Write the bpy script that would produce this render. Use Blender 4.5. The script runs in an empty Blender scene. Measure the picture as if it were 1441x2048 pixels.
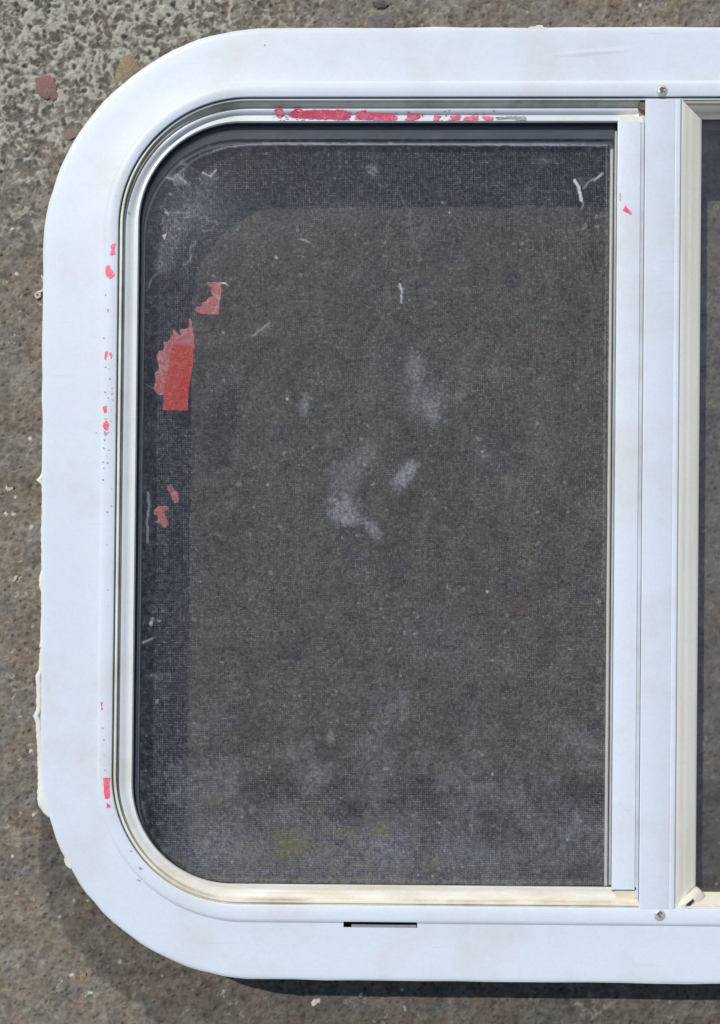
import bpy, bmesh, math, random
import numpy as np
from mathutils import Vector

sc = bpy.context.scene
C = sc.collection
# ---------------------------------------------------------------- scale
S = 0.0003            # one photograph pixel at the top of the frame = 0.3 mm
D = 1977.0            # camera height above the frame, same unit
H = 195.0             # height of the frame's face above the ground
U0, V0 = 720.5, 1024.0

# ---------------------------------------------------------------- camera
cam_d = bpy.data.cameras.new("camera")
cam = bpy.data.objects.new("camera", cam_d)
C.objects.link(cam)
cam.location = (0, 0, (H + D) * S)
cam.rotation_euler = (0, 0, 0)
cam_d.sensor_fit = 'VERTICAL'
cam_d.angle = 2 * math.atan(1024.0 / D)
cam_d.clip_start = 0.01
cam_d.clip_end = 100
sc.camera = cam

# ---------------------------------------------------------------- light
AX, AY = 0.42, 0.652
EL = math.atan(1 / math.hypot(AX, AY))
AZ = math.atan2(-AX, AY)
world = bpy.data.worlds.new("World")
sc.world = world
world.use_nodes = True
wn = world.node_tree
bg = wn.nodes.get("Background") or wn.nodes.new("ShaderNodeBackground")
sky = wn.nodes.new("ShaderNodeTexSky")
sky.sky_type = 'NISHITA'
sky.sun_disc = False
sky.sun_elevation = EL
sky.sun_rotation = AZ
wn.links.new(sky.outputs[0], bg.inputs[0])
bg.inputs[1].default_value = 0.10
sun_d = bpy.data.lights.new("sun", 'SUN')
sun_d.energy = 3.3
sun_d.angle = math.radians(0.5)
sun_d.color = (1.0, 0.955, 0.89)
sun = bpy.data.objects.new("sun", sun_d)
C.objects.link(sun)
sun.location = (-1, 1.3, 2)
sun.rotation_euler = Vector((AX, -AY, -1)).to_track_quat('-Z', 'Y').to_euler()

sc.view_settings.view_transform = 'Standard'
sc.view_settings.look = 'None'
sc.view_settings.exposure = 0.0
sc.view_settings.gamma = 1.0
sc.view_settings.use_curve_mapping = False
sc.cycles.transparent_max_bounces = 16

rng = np.random.RandomState(7)
random.seed(7)

# ---------------------------------------------------------------- noise
def _hash(ix, iy, seed):
    h = (ix.astype(np.int64) * 374761393 + iy.astype(np.int64) * 668265263 + seed * 1442695041) & 0xffffffff
    h = ((h ^ (h >> 13)) * 1274126177) & 0xffffffff
    return (h ^ (h >> 16)) & 0xffffffff

def perlin(x, y, seed=0):
    x0 = np.floor(x); y0 = np.floor(y)
    fx = x - x0; fy = y - y0
    sx = fx * fx * fx * (fx * (fx * 6 - 15) + 10)
    sy = fy * fy * fy * (fy * (fy * 6 - 15) + 10)
    def g(ix, iy, dx, dy):
        a = _hash(ix, iy, seed) * (2 * math.pi / 4294967296.0)
        return np.cos(a) * dx + np.sin(a) * dy
    n00 = g(x0, y0, fx, fy); n10 = g(x0 + 1, y0, fx - 1, fy)
    n01 = g(x0, y0 + 1, fx, fy - 1); n11 = g(x0 + 1, y0 + 1, fx - 1, fy - 1)
    a = n00 + sx * (n10 - n00); b = n01 + sx * (n11 - n01)
    return (a + sy * (b - a)) * 1.5

def fbm(x, y, f, octs=3, seed=0, gain=0.5):
    r = 0; a = 1; t = 0
    for i in range(octs):
        r = r + a * perlin(x * f + 17.3 * i, y * f - 9.1 * i, seed + i * 31)
        t += a; a *= gain; f *= 2.03
    return r / t

def worley(x, y, seed=0):
    x0 = np.floor(x); y0 = np.floor(y)
    f1 = np.full(x.shape, 9.0); f2 = np.full(x.shape, 9.0); cid = np.zeros(x.shape)
    for i in (-1, 0, 1):
        for j in (-1, 0, 1):
            cx = x0 + i; cy = y0 + j
            h1 = _hash(cx, cy, seed) / 4294967296.0
            h2 = _hash(cx, cy, seed + 77) / 4294967296.0
            d = np.hypot(cx + h1 - x, cy + h2 - y)
            m = d < f1
            f2 = np.where(m, f1, np.minimum(f2, d))
            cid = np.where(m, h1 * 0.37 + h2 * 0.63, cid)
            f1 = np.where(m, d, f1)
    return f1, f2, cid

def smooth(a, b, x):
    t = np.clip((x - a) / (b - a), 0, 1)
    return t * t * (3 - 2 * t)

# ---------------------------------------------------------------- coordinates
MS = ([85, 230, 1290, 2600], [.006, .012, .008, .008])
def warp(s, t):
    """the window lies turned by about half a degree on the ground"""
    s = np.asarray(s, float); t = np.asarray(t, float)
    m = np.interp(s, *MS)
    k = -.002 + .012 * (t - 60) / 1900.0
    return s - m * (t - 1000.0), t + k * (s - 550.0)

def W(u, v, d):
    """point of the window at depth d (below the frame's face)"""
    q = (D + d) / D * S
    return (float((u - U0) * q), float(-(v - V0) * q), float((H - d) * S))

def WW(s, t, d):
    u, v = warp(s, t)
    return W(u, v, d)

# ---------------------------------------------------------------- objects
def mesh_obj(name, verts, faces, mat, parent=None, smooth_shade=False, **props):
    me = bpy.data.meshes.new(name)
    me.from_pydata([tuple(v) for v in verts], [], [tuple(f) for f in faces])
    me.validate()
    bm = bmesh.new(); bm.from_mesh(me)
    bmesh.ops.recalc_face_normals(bm, faces=bm.faces)
    bm.to_mesh(me); bm.free()
    if smooth_shade:
        me.polygons.foreach_set('use_smooth', [True] * len(me.polygons))
    if mat: me.materials.append(mat)
    o = bpy.data.objects.new(name, me)
    C.objects.link(o)
    if parent is not None:
        o.parent = parent
        o.matrix_parent_inverse = parent.matrix_world.inverted()
    for k, v in props.items(): o[k] = v
    return o

# ---------------------------------------------------------------- materials
def new_mat(name):
    m = bpy.data.materials.new(name); m.use_nodes = True
    nt = m.node_tree
    b = nt.nodes.get('Principled BSDF')
    return m, nt, b

def nd(nt, t, **kw):
    n = nt.nodes.new(t)
    for k, v in kw.items():
        if k.startswith('_'): setattr(n, k[1:], v)
        else: n.inputs[k].default_value = v
    return n

def ramp(nt, fac, stops):
    r = nt.nodes.new('ShaderNodeValToRGB')
    e = r.color_ramp.elements
    while len(e) < len(stops): e.new(0.5)
    for i, (p, c) in enumerate(stops):
        e[i].position = p; e[i].color = (*c, 1)
    nt.links.new(fac, r.inputs[0])
    return r.outputs[0]

def noise(nt, scale, detail=3, rough=.55, stretch=None, dist=0):
    tc = nt.nodes.new('ShaderNodeTexCoord')
    src = tc.outputs['Object']
    if stretch:
        mp = nt.nodes.new('ShaderNodeMapping')
        mp.inputs['Scale'].default_value = stretch
        nt.links.new(src, mp.inputs[0]); src = mp.outputs[0]
    n = nd(nt, 'ShaderNodeTexNoise', Scale=scale, Detail=detail, Roughness=rough, Distortion=dist)
    nt.links.new(src, n.inputs['Vector'])
    return n.outputs[0]

def mixc(nt, fac, a, b, mode='MIX'):
    m = nt.nodes.new('ShaderNodeMix'); m.data_type = 'RGBA'; m.blend_type = mode
    for sock, val in ((0, fac), (6, a), (7, b)):
        if hasattr(val, 'is_output'): nt.links.new(val, m.inputs[sock])
        elif sock == 0: m.inputs[0].default_value = val
        else: m.inputs[sock].default_value = (*val, 1)
    return m.outputs[2]

def bump(nt, b, h, strength, dist):
    n = nd(nt, 'ShaderNodeBump', Strength=strength, Distance=dist)
    nt.links.new(h, n.inputs['Height'])
    nt.links.new(n.outputs[0], b.inputs['Normal'])
    return n

def paint(name, col, grime, g0, g1, rough=.42, streak=None, bumpd=.00006, spec=.4):
    m, nt, b = new_mat(name)
    n1 = noise(nt, 22, 5, .6, streak)
    f = ramp(nt, n1, [(g0, (0, 0, 0)), (g1, (1, 1, 1))])
    c = mixc(nt, f, col, grime)
    if name == 'rail_enamel':       # the lower rail is yellowed and dirty
        tcy = nt.nodes.new('ShaderNodeTexCoord'); sp = nt.nodes.new('ShaderNodeSeparateXYZ'); nt.links.new(tcy.outputs['Object'], sp.inputs[0])
        mr = nd(nt, 'ShaderNodeMapRange'); mr.inputs['From Min'].default_value = -.17; mr.inputs['From Max'].default_value = -.222
        nt.links.new(sp.outputs[1], mr.inputs['Value'])
        c = mixc(nt, mr.outputs[0], c, mixc(nt, ramp(nt, noise(nt, 60, 4, .65, (.4, 2, 1)), [(.42, (0, 0, 0)), (.68, (1, 1, 1))]), (.72, .71, .66), (.64, .58, .46)))
    n2 = noise(nt, 420, 3, .6)
    f2 = ramp(nt, n2, [(.3, (.955, .955, .955)), (.7, (1.0, 1.0, 1.0))])
    c = mixc(nt, 1.0, c, f2, 'MULTIPLY')
    for (k_, rot_) in ((0, .6), (1, -.35), (2, 1.3)):   # faint hairline scuffs
        tc_ = nt.nodes.new('ShaderNodeTexCoord'); mp_ = nt.nodes.new('ShaderNodeMapping')
        mp_.inputs['Rotation'].default_value = (0, 0, rot_); mp_.inputs['Scale'].default_value = (22, 900, 1); mp_.inputs['Location'].default_value = (k_ * 3.1, k_ * 7.7, 0)
        nt.links.new(tc_.outputs['Object'], mp_.inputs[0])
        ns_ = nd(nt, 'ShaderNodeTexNoise', Scale=1.0, Detail=2, Roughness=.5); nt.links.new(mp_.outputs[0], ns_.inputs['Vector'])
        c = mixc(nt, ramp(nt, ns_.outputs[0], [(.70, (0, 0, 0)), (.76, (.22, .22, .22))]), c, (.45, .45, .44))
    cm_ = ramp(nt, noise(nt, 55, 4, .6), [(.35, (.965, 1.0, .99)), (.5, (.985, .99, .99)), (.65, (.995, .975, .99))])
    c = mixc(nt, 1.0, c, cm_, 'MULTIPLY')
    c = mixc(nt, 1.0, c, ramp(nt, noise(nt, 1400, 2, .6), [(.3, (.94, .94, .94)), (.7, (1, 1, 1))]), 'MULTIPLY')
    n3 = noise(nt, 90, 4, .75, None, .6)          # small dark specks of dirt
    f3 = ramp(nt, n3, [(.72, (0, 0, 0)), (.77, (.5, .5, .5))])
    c = mixc(nt, f3, c, (.30, .27, .22))
    nt.links.new(c, b.inputs['Base Color'])
    b.inputs['Roughness'].default_value = rough
    b.inputs['Specular IOR Level'].default_value = spec
    bn = bump(nt, b, noise(nt, 1500, 2, .5), .25, bumpd)
    bw = nd(nt, 'ShaderNodeBump', Strength=.5, Distance=.0012)
    hgt_ = noise(nt, 16, 2, .45)
    if name == 'white_enamel':        # shallow dent in the top of the frame
        tc_ = nt.nodes.new('ShaderNodeTexCoord'); mp_ = nt.nodes.new('ShaderNodeMapping'); mp_.vector_type = 'TEXTURE'
        mp_.inputs['Location'].default_value = (.1400, .2760, H * S); mp_.inputs['Rotation'].default_value = (0, 0, .07); mp_.inputs['Scale'].default_value = (.026, .0022, .1)
        nt.links.new(tc_.outputs['Object'], mp_.inputs[0])
        ln_ = nd(nt, 'ShaderNodeVectorMath', _operation='LENGTH'); nt.links.new(mp_.outputs[0], ln_.inputs[0])
        dn_ = ramp(nt, ln_.outputs['Value'], [(0, (.55, .55, .55)), (1, (0, 0, 0))])
        ad_ = nd(nt, 'ShaderNodeMath', _operation='ADD'); nt.links.new(hgt_, ad_.inputs[0]); nt.links.new(dn_, ad_.inputs[1]); hgt_ = ad_.outputs[0]
    nt.links.new(hgt_, bw.inputs['Height']); nt.links.new(bw.outputs[0], bn.inputs['Normal'])
    return m

M = {}
M['white'] = paint('white_enamel', (.69, .75, .815), (.655, .675, .68), .47, .70, .42, None, .00007)
M['lip'] = paint('cream_lip', (.80, .78, .70), (.60, .54, .42), .45, .7, .35)
M['channel'] = paint('channel_wall', (.88, .79, .62), (.42, .34, .23), .42, .70, .5)
M['rail'] = paint('rail_enamel', (.75, .77, .78), (.66, .63, .55), .50, .80, .28, None, .00005, .5)
M['cream'] = paint('aged_cream_vinyl', (.92, .88, .78), (.82, .77, .63), .42, .7, .4, (3, .35, 1))
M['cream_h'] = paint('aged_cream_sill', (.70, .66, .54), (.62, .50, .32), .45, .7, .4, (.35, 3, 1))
M['under'] = paint('inner_metal', (.56, .62, .66), (.4, .42, .42), .4, .7, .45)
M['inner'] = paint('inner_wall', (.80, .87, .90), (.6, .6, .6), .4, .7, .4)
M['sealant'] = paint('old_sealant', (.80, .79, .72), (.66, .62, .52), .45, .7, .5, None, .0003)

def flat(name, col, rough=.5, metal=0, n_amt=.25, n_scale=300, bd=.0001):
    m, nt, b = new_mat(name)
    f = noise(nt, n_scale, 4, .6)
    c = mixc(nt, f, tuple(x * (1 - n_amt) for x in col), tuple(min(1, x * (1 + n_amt)) for x in col))
    nt.links.new(c, b.inputs['Base Color'])
    b.inputs['Roughness'].default_value = rough
    b.inputs['Metallic'].default_value = metal
    bump(nt, b, f, .4, bd)
    return m
M['rubber'] = flat('black_rubber', (.018, .02, .024), .55)
M['dark'] = flat('dark_cavity', (.02, .02, .022), .8)
M['spline'] = flat('grey_spline', (.93, .94, .95), .5, 0, .2, 900, .0004)
M['wire'] = flat('screen_wire', (.135, .138, .148), .55, 0, .75, 620)
def dusty_wire():
    m, nt, b = new_mat('screen_wire')
    c = ramp(nt, noise(nt, 520, 4, .7), [(.36, (.05, .054, .062)), (.5, (.15, .157, .172)), (.64, (.42, .43, .45))])
    c = mixc(nt, 1.0, c, ramp(nt, noise(nt, 45, 4, .6), [(.3, (.7, .7, .7)), (.7, (1.35, 1.35, 1.35))]), 'MULTIPLY')
    nt.links.new(c, b.inputs['Base Color']); b.inputs['Roughness'].default_value = .6
    return m
M['wire'] = dusty_wire()
M['steel'] = flat('zinc_screw', (.58, .58, .54), .42, .35, .4, 900)
M['slot'] = flat('slot_metal', (.24, .25, .26), .5, 0, .3, 400)
M['dirtpack'] = flat('packed_dirt', (.14, .11, .08), .9, 0, .5, 900, .0005)

def tape_mat(name, col, alpha, pale):
    m, nt, b = new_mat(name)
    n = noise(nt, 260, 5, .65, None, 1.2)
    f = ramp(nt, n, [(.48, (0, 0, 0)), (.68, (1, 1, 1))])
    c = mixc(nt, f, col, pale)
    nt.links.new(c, b.inputs['Base Color'])
    b.inputs['Roughness'].default_value = .42
    b.inputs['Alpha'].default_value = alpha
    bump(nt, b, noise(nt, 500, 3, .6, None, 2), .7, .0003)
    return m
M['tape'] = tape_mat('red_tape', (.80, .10, .17), 1, (.84, .30, .36))
M['tape_glass'] = tape_mat('red_tape_on_glass', (.50, .030, .028), .45, (.56, .12, .11))
M['tape_thin'] = tape_mat('torn_pink_tape', (.52, .13, .15), .34, (.68, .34, .36))
M['residue'] = tape_mat('grey_residue', (.36, .34, .36), .8, (.6, .6, .62))

# ---------------------------------------------------------------- lofted frames
NC, NS = 28, 24
def outline(L, T, R, B, rtl, rbl, rtr, rbr, wav=0.0, seed=0):
    """rounded rectangle, counter-clockwise in (s,t), constant point count"""
    P = []
    def side(a, b):
        for i in range(NS):
            f = i / NS; P.append((a[0] + (b[0] - a[0]) * f, a[1] + (b[1] - a[1]) * f))
    def arc(cx, cy, r, a0, a1):
        for i in range(NC):
            a = math.radians(a0 + (a1 - a0) * i / NC); P.append((cx + r * math.cos(a), cy + r * math.sin(a)))
    side((L + rtl, T), (R - rtr, T)); arc(R - rtr, T + rtr, rtr, -90, 0)
    side((R, T + rtr), (R, B - rbr)); arc(R - rbr, B - rbr, rbr, 0, 90)
    side((R - rbr, B), (L + rbl, B)); arc(L + rbl, B - rbl, rbl, 90, 180)
    side((L, B - rbl), (L, T + rtl)); arc(L + rtl, T + rtl, rtl, 180, 270)
    P = np.array(P)
    if wav:
        n = perlin(P[:, 0] / 60.0, P[:, 1] / 60.0, seed) * wav + perlin(P[:, 0] / 17.0, P[:, 1] / 17.0, seed + 3) * wav * .6
        c = np.array([(L + R) / 2, (T + B) / 2]); q = P - c; q /= np.linalg.norm(q, axis=1)[:, None]
        P = P + q * n[:, None]
    return P

def loft(name, rings, mat, parent, closed=False, smooth_shade=True, lift=0, **props):
    """rings: list of (outline kwargs tuple, depth, wav, vertical_from) -> swept frame"""
    V = []; n = None
    for r in rings:
        geo, d = r[0], r[1]
        wav = r[2] if len(r) > 2 else 0
        true = r[3] if len(r) > 3 else False
        P = outline(*geo, wav=wav)
        n = len(P)
        u, v = warp(P[:, 0], P[:, 1])
        dd = d - (lift * smooth(500, 300, u) if 10 < d < 35 else 0 * u)
        for a, b, d in zip(u, v, dd):
            if true: V.append(((a - U0) * S, -(b - V0) * S, (H - d) * S))
            else: V.append(W(a, b, d))
    F = []
    m = len(rings)
    for i in range(m if closed else m - 1):
        a = i * n; b = ((i + 1) % m) * n
        for j in range(n):
            k = (j + 1) % n
            F.append((a + j, a + k, b + k, b + j))
    o = mesh_obj(name, V, F, mat, parent, smooth_shade, **props)
    return o

def autosmooth(o, deg=35):
    me = o.data
    me.polygons.foreach_set('use_smooth', [True] * len(me.polygons))
    bm = bmesh.new(); bm.from_mesh(me)
    for e in bm.edges:
        if len(e.link_faces) == 2 and e.calc_face_angle(0) > math.radians(deg): e.smooth = False
    bm.to_mesh(me); bm.free()

def RR(L, T, R, B, rl, rr=None):
    rr = rl if rr is None else rr
    return (L, T, R, B, rl, rl, rr, rr)

win = bpy.data.objects.new('caravan_window', None)
C.objects.link(win)
win.location = (0, 0, 0)
win['label'] = 'white caravan window frame with rounded corners and two glass panes lying on rough concrete'
win['category'] = 'window'
win['kind'] = 'thing'

XR = 2600            # right end of the frame (outside the picture)
def off(L, T, B, r):  # a frame outline mirrored about the middle bar
    return (L, T, 2640 - L, B, r, r, r, r)

# --- frame (flange + raised inner ring + channel wall top)
frame = loft('frame', [
    (off(150, 118, 1898, 395), 7),
    (off(88, 60, 1955, 444), 6, .6),
    (off(85, 57, 1958, 447), 4, .9),
    (off(85.6, 57.6, 1957.4, 446.5), 1.3, .9),
    (off(88, 60, 1955, 444), 0.2, .6),
    (off(94, 66, 1949, 438), 0, .2),
    (off(120, 90, 1924, 408), .3),
    (off(150, 118, 1898, 375), 1.0),
    (off(180, 144, 1868, 322), .6),
    (off(190, 153, 1856, 310), .3),
    (off(200, 162, 1845, 298), 0),
    (off(202.5, 164.5, 1843, 295), -2.8),
    (off(205, 167, 1840.5, 292), -4.6),
    (off(209, 170, 1837, 288), -5.2),
    (off(226, 190, 1813, 263), -5.3),
    (off(229.5, 193, 1810, 259), -4),
    (off(231, 194.6, 1808.6, 257), -.5),
    (off(231.6, 195, 1808, 256), 6),
    (off(215, 180, 1825, 272), 7),
], M['white'], win, closed=True)

# thin line of old sealant along the outer edge
loft('sealant_line', [
    (off(86.5, 58.5, 1956.5, 446), 6.5, .7),
    (off(84.6, 56.4, 1958.6, 448), 6.2, 2.0),
    (off(84.0, 55.8, 1959.0, 448.5), 4.5, 2.0),
    (off(84.8, 56.6, 1958.4, 447.8), 2.6, 1.6),
    (off(86.5, 58.5, 1956.5, 446), 2.2, .7),
], M['sealant'], win, closed=True)

# drain slot cut through the step of the frame
def box_verts(s0, t0, d0, s1, t1, d1):
    return [WW(s, t, d) for d in (d0, d1) for (s, t) in ((s0, t0), (s1, t0), (s1, t1), (s0, t1))]
BF = [(0, 1, 2, 3), (4, 5, 6, 7), (0, 1, 5, 4), (1, 2, 6, 5), (2, 3, 7, 6), (3, 0, 4, 7)]
def boolean_cut(o, cut_verts, cut_faces):
    c = mesh_obj('cutter', cut_verts, cut_faces, None)
    md = o.modifiers.new('b', 'BOOLEAN'); md.operation = 'DIFFERENCE'; md.object = c; md.solver = 'EXACT'
    dg = bpy.context.evaluated_depsgraph_get()
    me = bpy.data.meshes.new_from_object(o.evaluated_get(dg))
    o.modifiers.clear(); old = o.data; o.data = me
    bpy.data.meshes.remove(old)
    cm = c.data; bpy.data.objects.remove(c); bpy.data.meshes.remove(cm)
boolean_cut(frame, box_verts(696, 1842, -20, 843, 1853, 30), BF)
autosmooth(frame)
# the slot's floor lies a little below, with a folded metal tongue in it
mesh_obj('drain_tongue', box_verts(712, 1847.2, 5, 841, 1860, 9), BF, M['slot'], win)
mesh_obj('drain_floor', box_verts(694, 1838, 50, 846, 1874, 54), BF, M['dark'], win)

# --- rim bead: thin bright lip just inside the frame
bead = loft('rim_bead', [
    (off(234, 197, 1805.5, 254), 9),
    (off(234, 197, 1805.5, 254), 2),
    (off(235.5, 198.2, 1804, 252.5), .8),
    (off(238.5, 200.5, 1801.5, 250), 1.5),
    (off(239.5, 201.2, 1801, 249), 4),
    (off(240, 201.6, 1800.6, 249), 9),
], M['lip'], win, closed=True)
autosmooth(bead, 50)

# --- channel wall, down to the rail
chan = loft('channel', [
    (off(230, 193, 1809, 258), 7.4),
    (off(240.5, 202.5, 1802, 248), 7.4),
    (off(241.5, 206, 1800, 247), 9.5),
    (off(242, 211, 1798.5, 246), 15),
    (off(242.6, 215, 1797, 245), 18),
    (off(243, 218, 1796, 244), 22),
    (off(225, 190, 1815, 262), 22),
], M['channel'], win, closed=True, lift=8)
autosmooth(chan, 40)

def pane(L, T, R, B, r, rr=2):
    return (L, T, R, B, r, r, rr, rr)

# --- sash rail: the flat light strip round the left pane
rail = loft('sash_rail', [
    (pane(243, 214, 1284, 1800, 246), 44),
    (pane(240, 214, 1284, 1800, 248), 20),
    (pane(243, 218, 1283, 1796, 245), 17.6),
    (pane(247, 222, 1282, 1791, 241), 18.2),
    (pane(254, 227.5, 1272, 1785, 233), 23),
    (pane(261.5, 231, 1262, 1779, 224), 26.2),
    (pane(263.5, 233, 1256, 1776, 221), 26),
    (pane(270, 242, 1240, 1771, 205), 25.8),
    (pane(272.5, 244.6, 1236, 1768.4, 201.5), 29.4),
    (pane(273, 246, 1235, 1767.6, 200.5), 41.5),
    (pane(262, 237, 1262, 1776, 215), 42),
], M['rail'], win, closed=True, lift=6)
autosmooth(rail, 60)

# --- gasket holding the glass
gas = loft('gasket', [
    (pane(262, 237, 1262, 1776, 215), 42.3),
    (pane(273.5, 247.2, 1236, 1767.6, 199), 42.1),
    (pane(274.5, 248.6, 1236, 1766.6, 198), 43),
    (pane(275, 249, 1236, 1766, 197), 45.4),
    (pane(262, 237, 1262, 1776, 215), 45.4),
], M['rubber'], win, closed=True)

# --- parts of the frame that show through the glass
gu = loft('inner_gasket', [
    (pane(262, 237, 1262, 1780, 215), 50.3),
    (pane(276.5, 251, 1234, 1767.5, 197), 50.3),
    (pane(277.5, 255, 1232, 1768.5, 195), 53),
    (pane(278, 260, 1231, 1769, 194), 58),
    (pane(262, 237, 1262, 1790, 215), 58),
], M['rubber'], win, closed=True)
inner = loft('inner_frame', [
    (pane(262, 240, 1262, 1790, 215), 58.6),
    (pane(278.5, 261, 1230, 1769.5, 193), 58.6),
    (pane(279.4, 264.5, 1229, 1770.5, 191), 59.5),
    (pane(279.8, 267, 1228, 1771, 190), 64),
    (pane(280.4, 278, 1224, 1772, 188), 78),
    (pane(262, 250, 1262, 1800, 215), 78),
], M['inner'], win, closed=True)
autosmooth(inner, 30)
sgk = loft('screen_channel', [
    (pane(262, 258, 1262, 1800, 215), 78.6),
    (pane(280.6, 279, 1223.5, 1772, 187), 78.6),
    (pane(281, 283, 1221.5, 1773, 186.5), 86),
    (pane(262, 262, 1262, 1800, 215), 88),
], M['rubber'], win, closed=True)
spl = loft('screen_spline', [
    (pane(279, 283, 1223, 1776, 188), 88),
    (pane(279.5, 284, 1222, 1775, 187), 84),
    (pane(281.5, 286.5, 1219.5, 1773.5, 185.5), 82),
    (pane(284, 289.5, 1216, 1771.5, 183), 83, .5),
    (pane(285, 291, 1214.8, 1770.5, 182), 87, .5),
    (pane(284, 289.5, 1216, 1771.5, 183), 90),
], M['spline'], win, closed=True)

# --- insect screen: every wire is a thin four-sided bar
def build_screen():
    d = 87.0; q = (D + d) / D
    L, T = warp(276, 278); R, B = warp(1226, 1782)
    L, R = (L - 4 - U0) * q, (R + 4 - U0) * q
    T, B = (T - V0) * q, (B - V0) * q
    pitch = 4.45; hw = .44
    V = []; F = []
    cx0, rad = L + 185, 187
    def extent_v(x):       # vertical wire at x: where the rounded corner ends
        if x < cx0:
            e = rad - math.sqrt(max(0, rad ** 2 - (cx0 - x) ** 2)); return T + e, B - e
        return T, B
    def extent_h(y):
        for cy in (T + rad, B - rad):
            if (cy == T + rad and y < cy) or (cy != T + rad and y > cy):
                return cx0 - math.sqrt(max(0, rad ** 2 - (y - cy) ** 2)), R
        return L, R
    def wire(pts, horiz):
        b = len(V)
        for (x, y, z) in pts:
            X = x * S; Y = -y * S; Z = (H - z) * S; h = hw * S
            if horiz: V.extend([(X, Y - h, Z), (X, Y, Z + h), (X, Y + h, Z), (X, Y, Z - h)])
            else: V.extend([(X - h, Y, Z), (X, Y, Z + h), (X + h, Y, Z), (X, Y, Z - h)])
        n = len(pts)
        for i in range(n - 1):
            for k in range(4):
                a = b + i * 4 + k; c = b + i * 4 + (k + 1) % 4
                F.append((a, c, c + 4, a + 4))
        F.append((b, b + 1, b + 2, b + 3)); e = b + (n - 1) * 4; F.append((e + 3, e + 2, e + 1, e))
    NSEG = 26
    def field(x, y):
        return (perlin(x / 230., y / 310., 5) * 5, perlin(x / 260., y / 240., 9) * 5)
    x = L
    while x < R:
        jx = rng.normal(0, .30)
        t0, t1 = extent_v(x)
        ys = np.linspace(t0, t1, NSEG); xs = np.full(NSEG, x)
        fx, fy = field(xs, ys)
        wire(list(zip(xs + fx + jx + perlin(xs * .37, ys / 60., 3) * .5, ys, np.full(NSEG, d))), False)
        x += pitch
    y = T
    while y < B:
        jy = rng.normal(0, .30)
        s0, s1 = extent_h(y)
        xs = np.linspace(s0, s1, NSEG); ys = np.full(NSEG, y)
        fx, fy = field(xs, ys)
        wire(list(zip(xs, ys + fy + jy + perlin(xs / 60., ys * .37, 4) * .5, np.full(NSEG, d + .5))), True)
        y += pitch
    me = bpy.data.meshes.new('insect_screen'); me.from_pydata(V, [], F); me.materials.append(M['wire'])
    o = bpy.data.objects.new('insect_screen', me); C.objects.link(o); o.parent = win
    o['kind'] = 'stuff'
build_screen()

# --- body of the window under the flange, standing on the ground
body = loft('body', [
    (off(222, 186, 1850, 262), 8, 0, True),
    (off(165, 128, 1890, 330), 8, 0, True),
    (off(165, 128, 1890, 330), H + 1, 0, True),
    (off(222, 186, 1850, 262), H + 1, 0, True),
], M['under'], win, closed=True)
boolean_cut(body, box_verts(690, 1836, -20, 850, 1876, 60), BF)
autosmooth(body, 40)

# ---------------------------------------------------------------- middle bar
def bar(name, prof, t0, t1, mat, cap=True, parent=win, bev=0.8):
    """prof: list of (s, d) across the bar; swept from t0 to t1 (lists per profile point allowed)"""
    V = []; n = len(prof); ST = 14
    for i in range(ST + 1):
        for j, (s, d) in enumerate(prof):
            a = t0[j] if isinstance(t0, (list, tuple)) else t0
            b = t1[j] if isinstance(t1, (list, tuple)) else t1
            t = a + (b - a) * i / ST
            V.append(WW(s, t, d))
    F = []
    for i in range(ST):
        for j in range(n):
            k = (j + 1) % n
            F.append((i * n + j, i * n + k, (i + 1) * n + k, (i + 1) * n + j))
    if cap:
        F.append(tuple(range(n))); F.append(tuple(ST * n + j for j in range(n)))
    o = mesh_obj(name, V, F, mat, parent)
    autosmooth(o, 28)
    return o

bar('mullion', [(1283.5, 36), (1284.5, 4), (1285.2, -4.5), (1287, -5.5), (1343, -5.5), (1344.3, -4.9), (1345, -4.1), (1346, -4.9), (1347, -5.6),
                (1352, -6), (1355, -5.2), (1356.5, -3), (1357, 2), (1357, 36)], 199, 1811, M['white'])
bar('sash_stile', [(1229.5, 40.5), (1229.5, 11), (1230.5, 9), (1233, 8.2), (1262, 8.0), (1273, 8.6), (1275.6, 9.4), (1276.6, 12), (1277, 33.5)],
    243, 1773, M['white'])
bar('stile_gasket', [(1276.8, 34), (1276.8, 13), (1283.2, 13), (1283.2, 34)], 236, 1790, M['under'])
bar('stile_bead', [(1224.2, 52), (1224.2, 48), (1225, 46.5), (1228.5, 46.4), (1229.2, 52)], 262, 1764, M['under'])
bar('stile_seal', [(1221.5, 76), (1221.5, 60), (1223, 52.5), (1226, 52.5), (1226, 76)], 274, 1768, M['rubber'])

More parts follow.
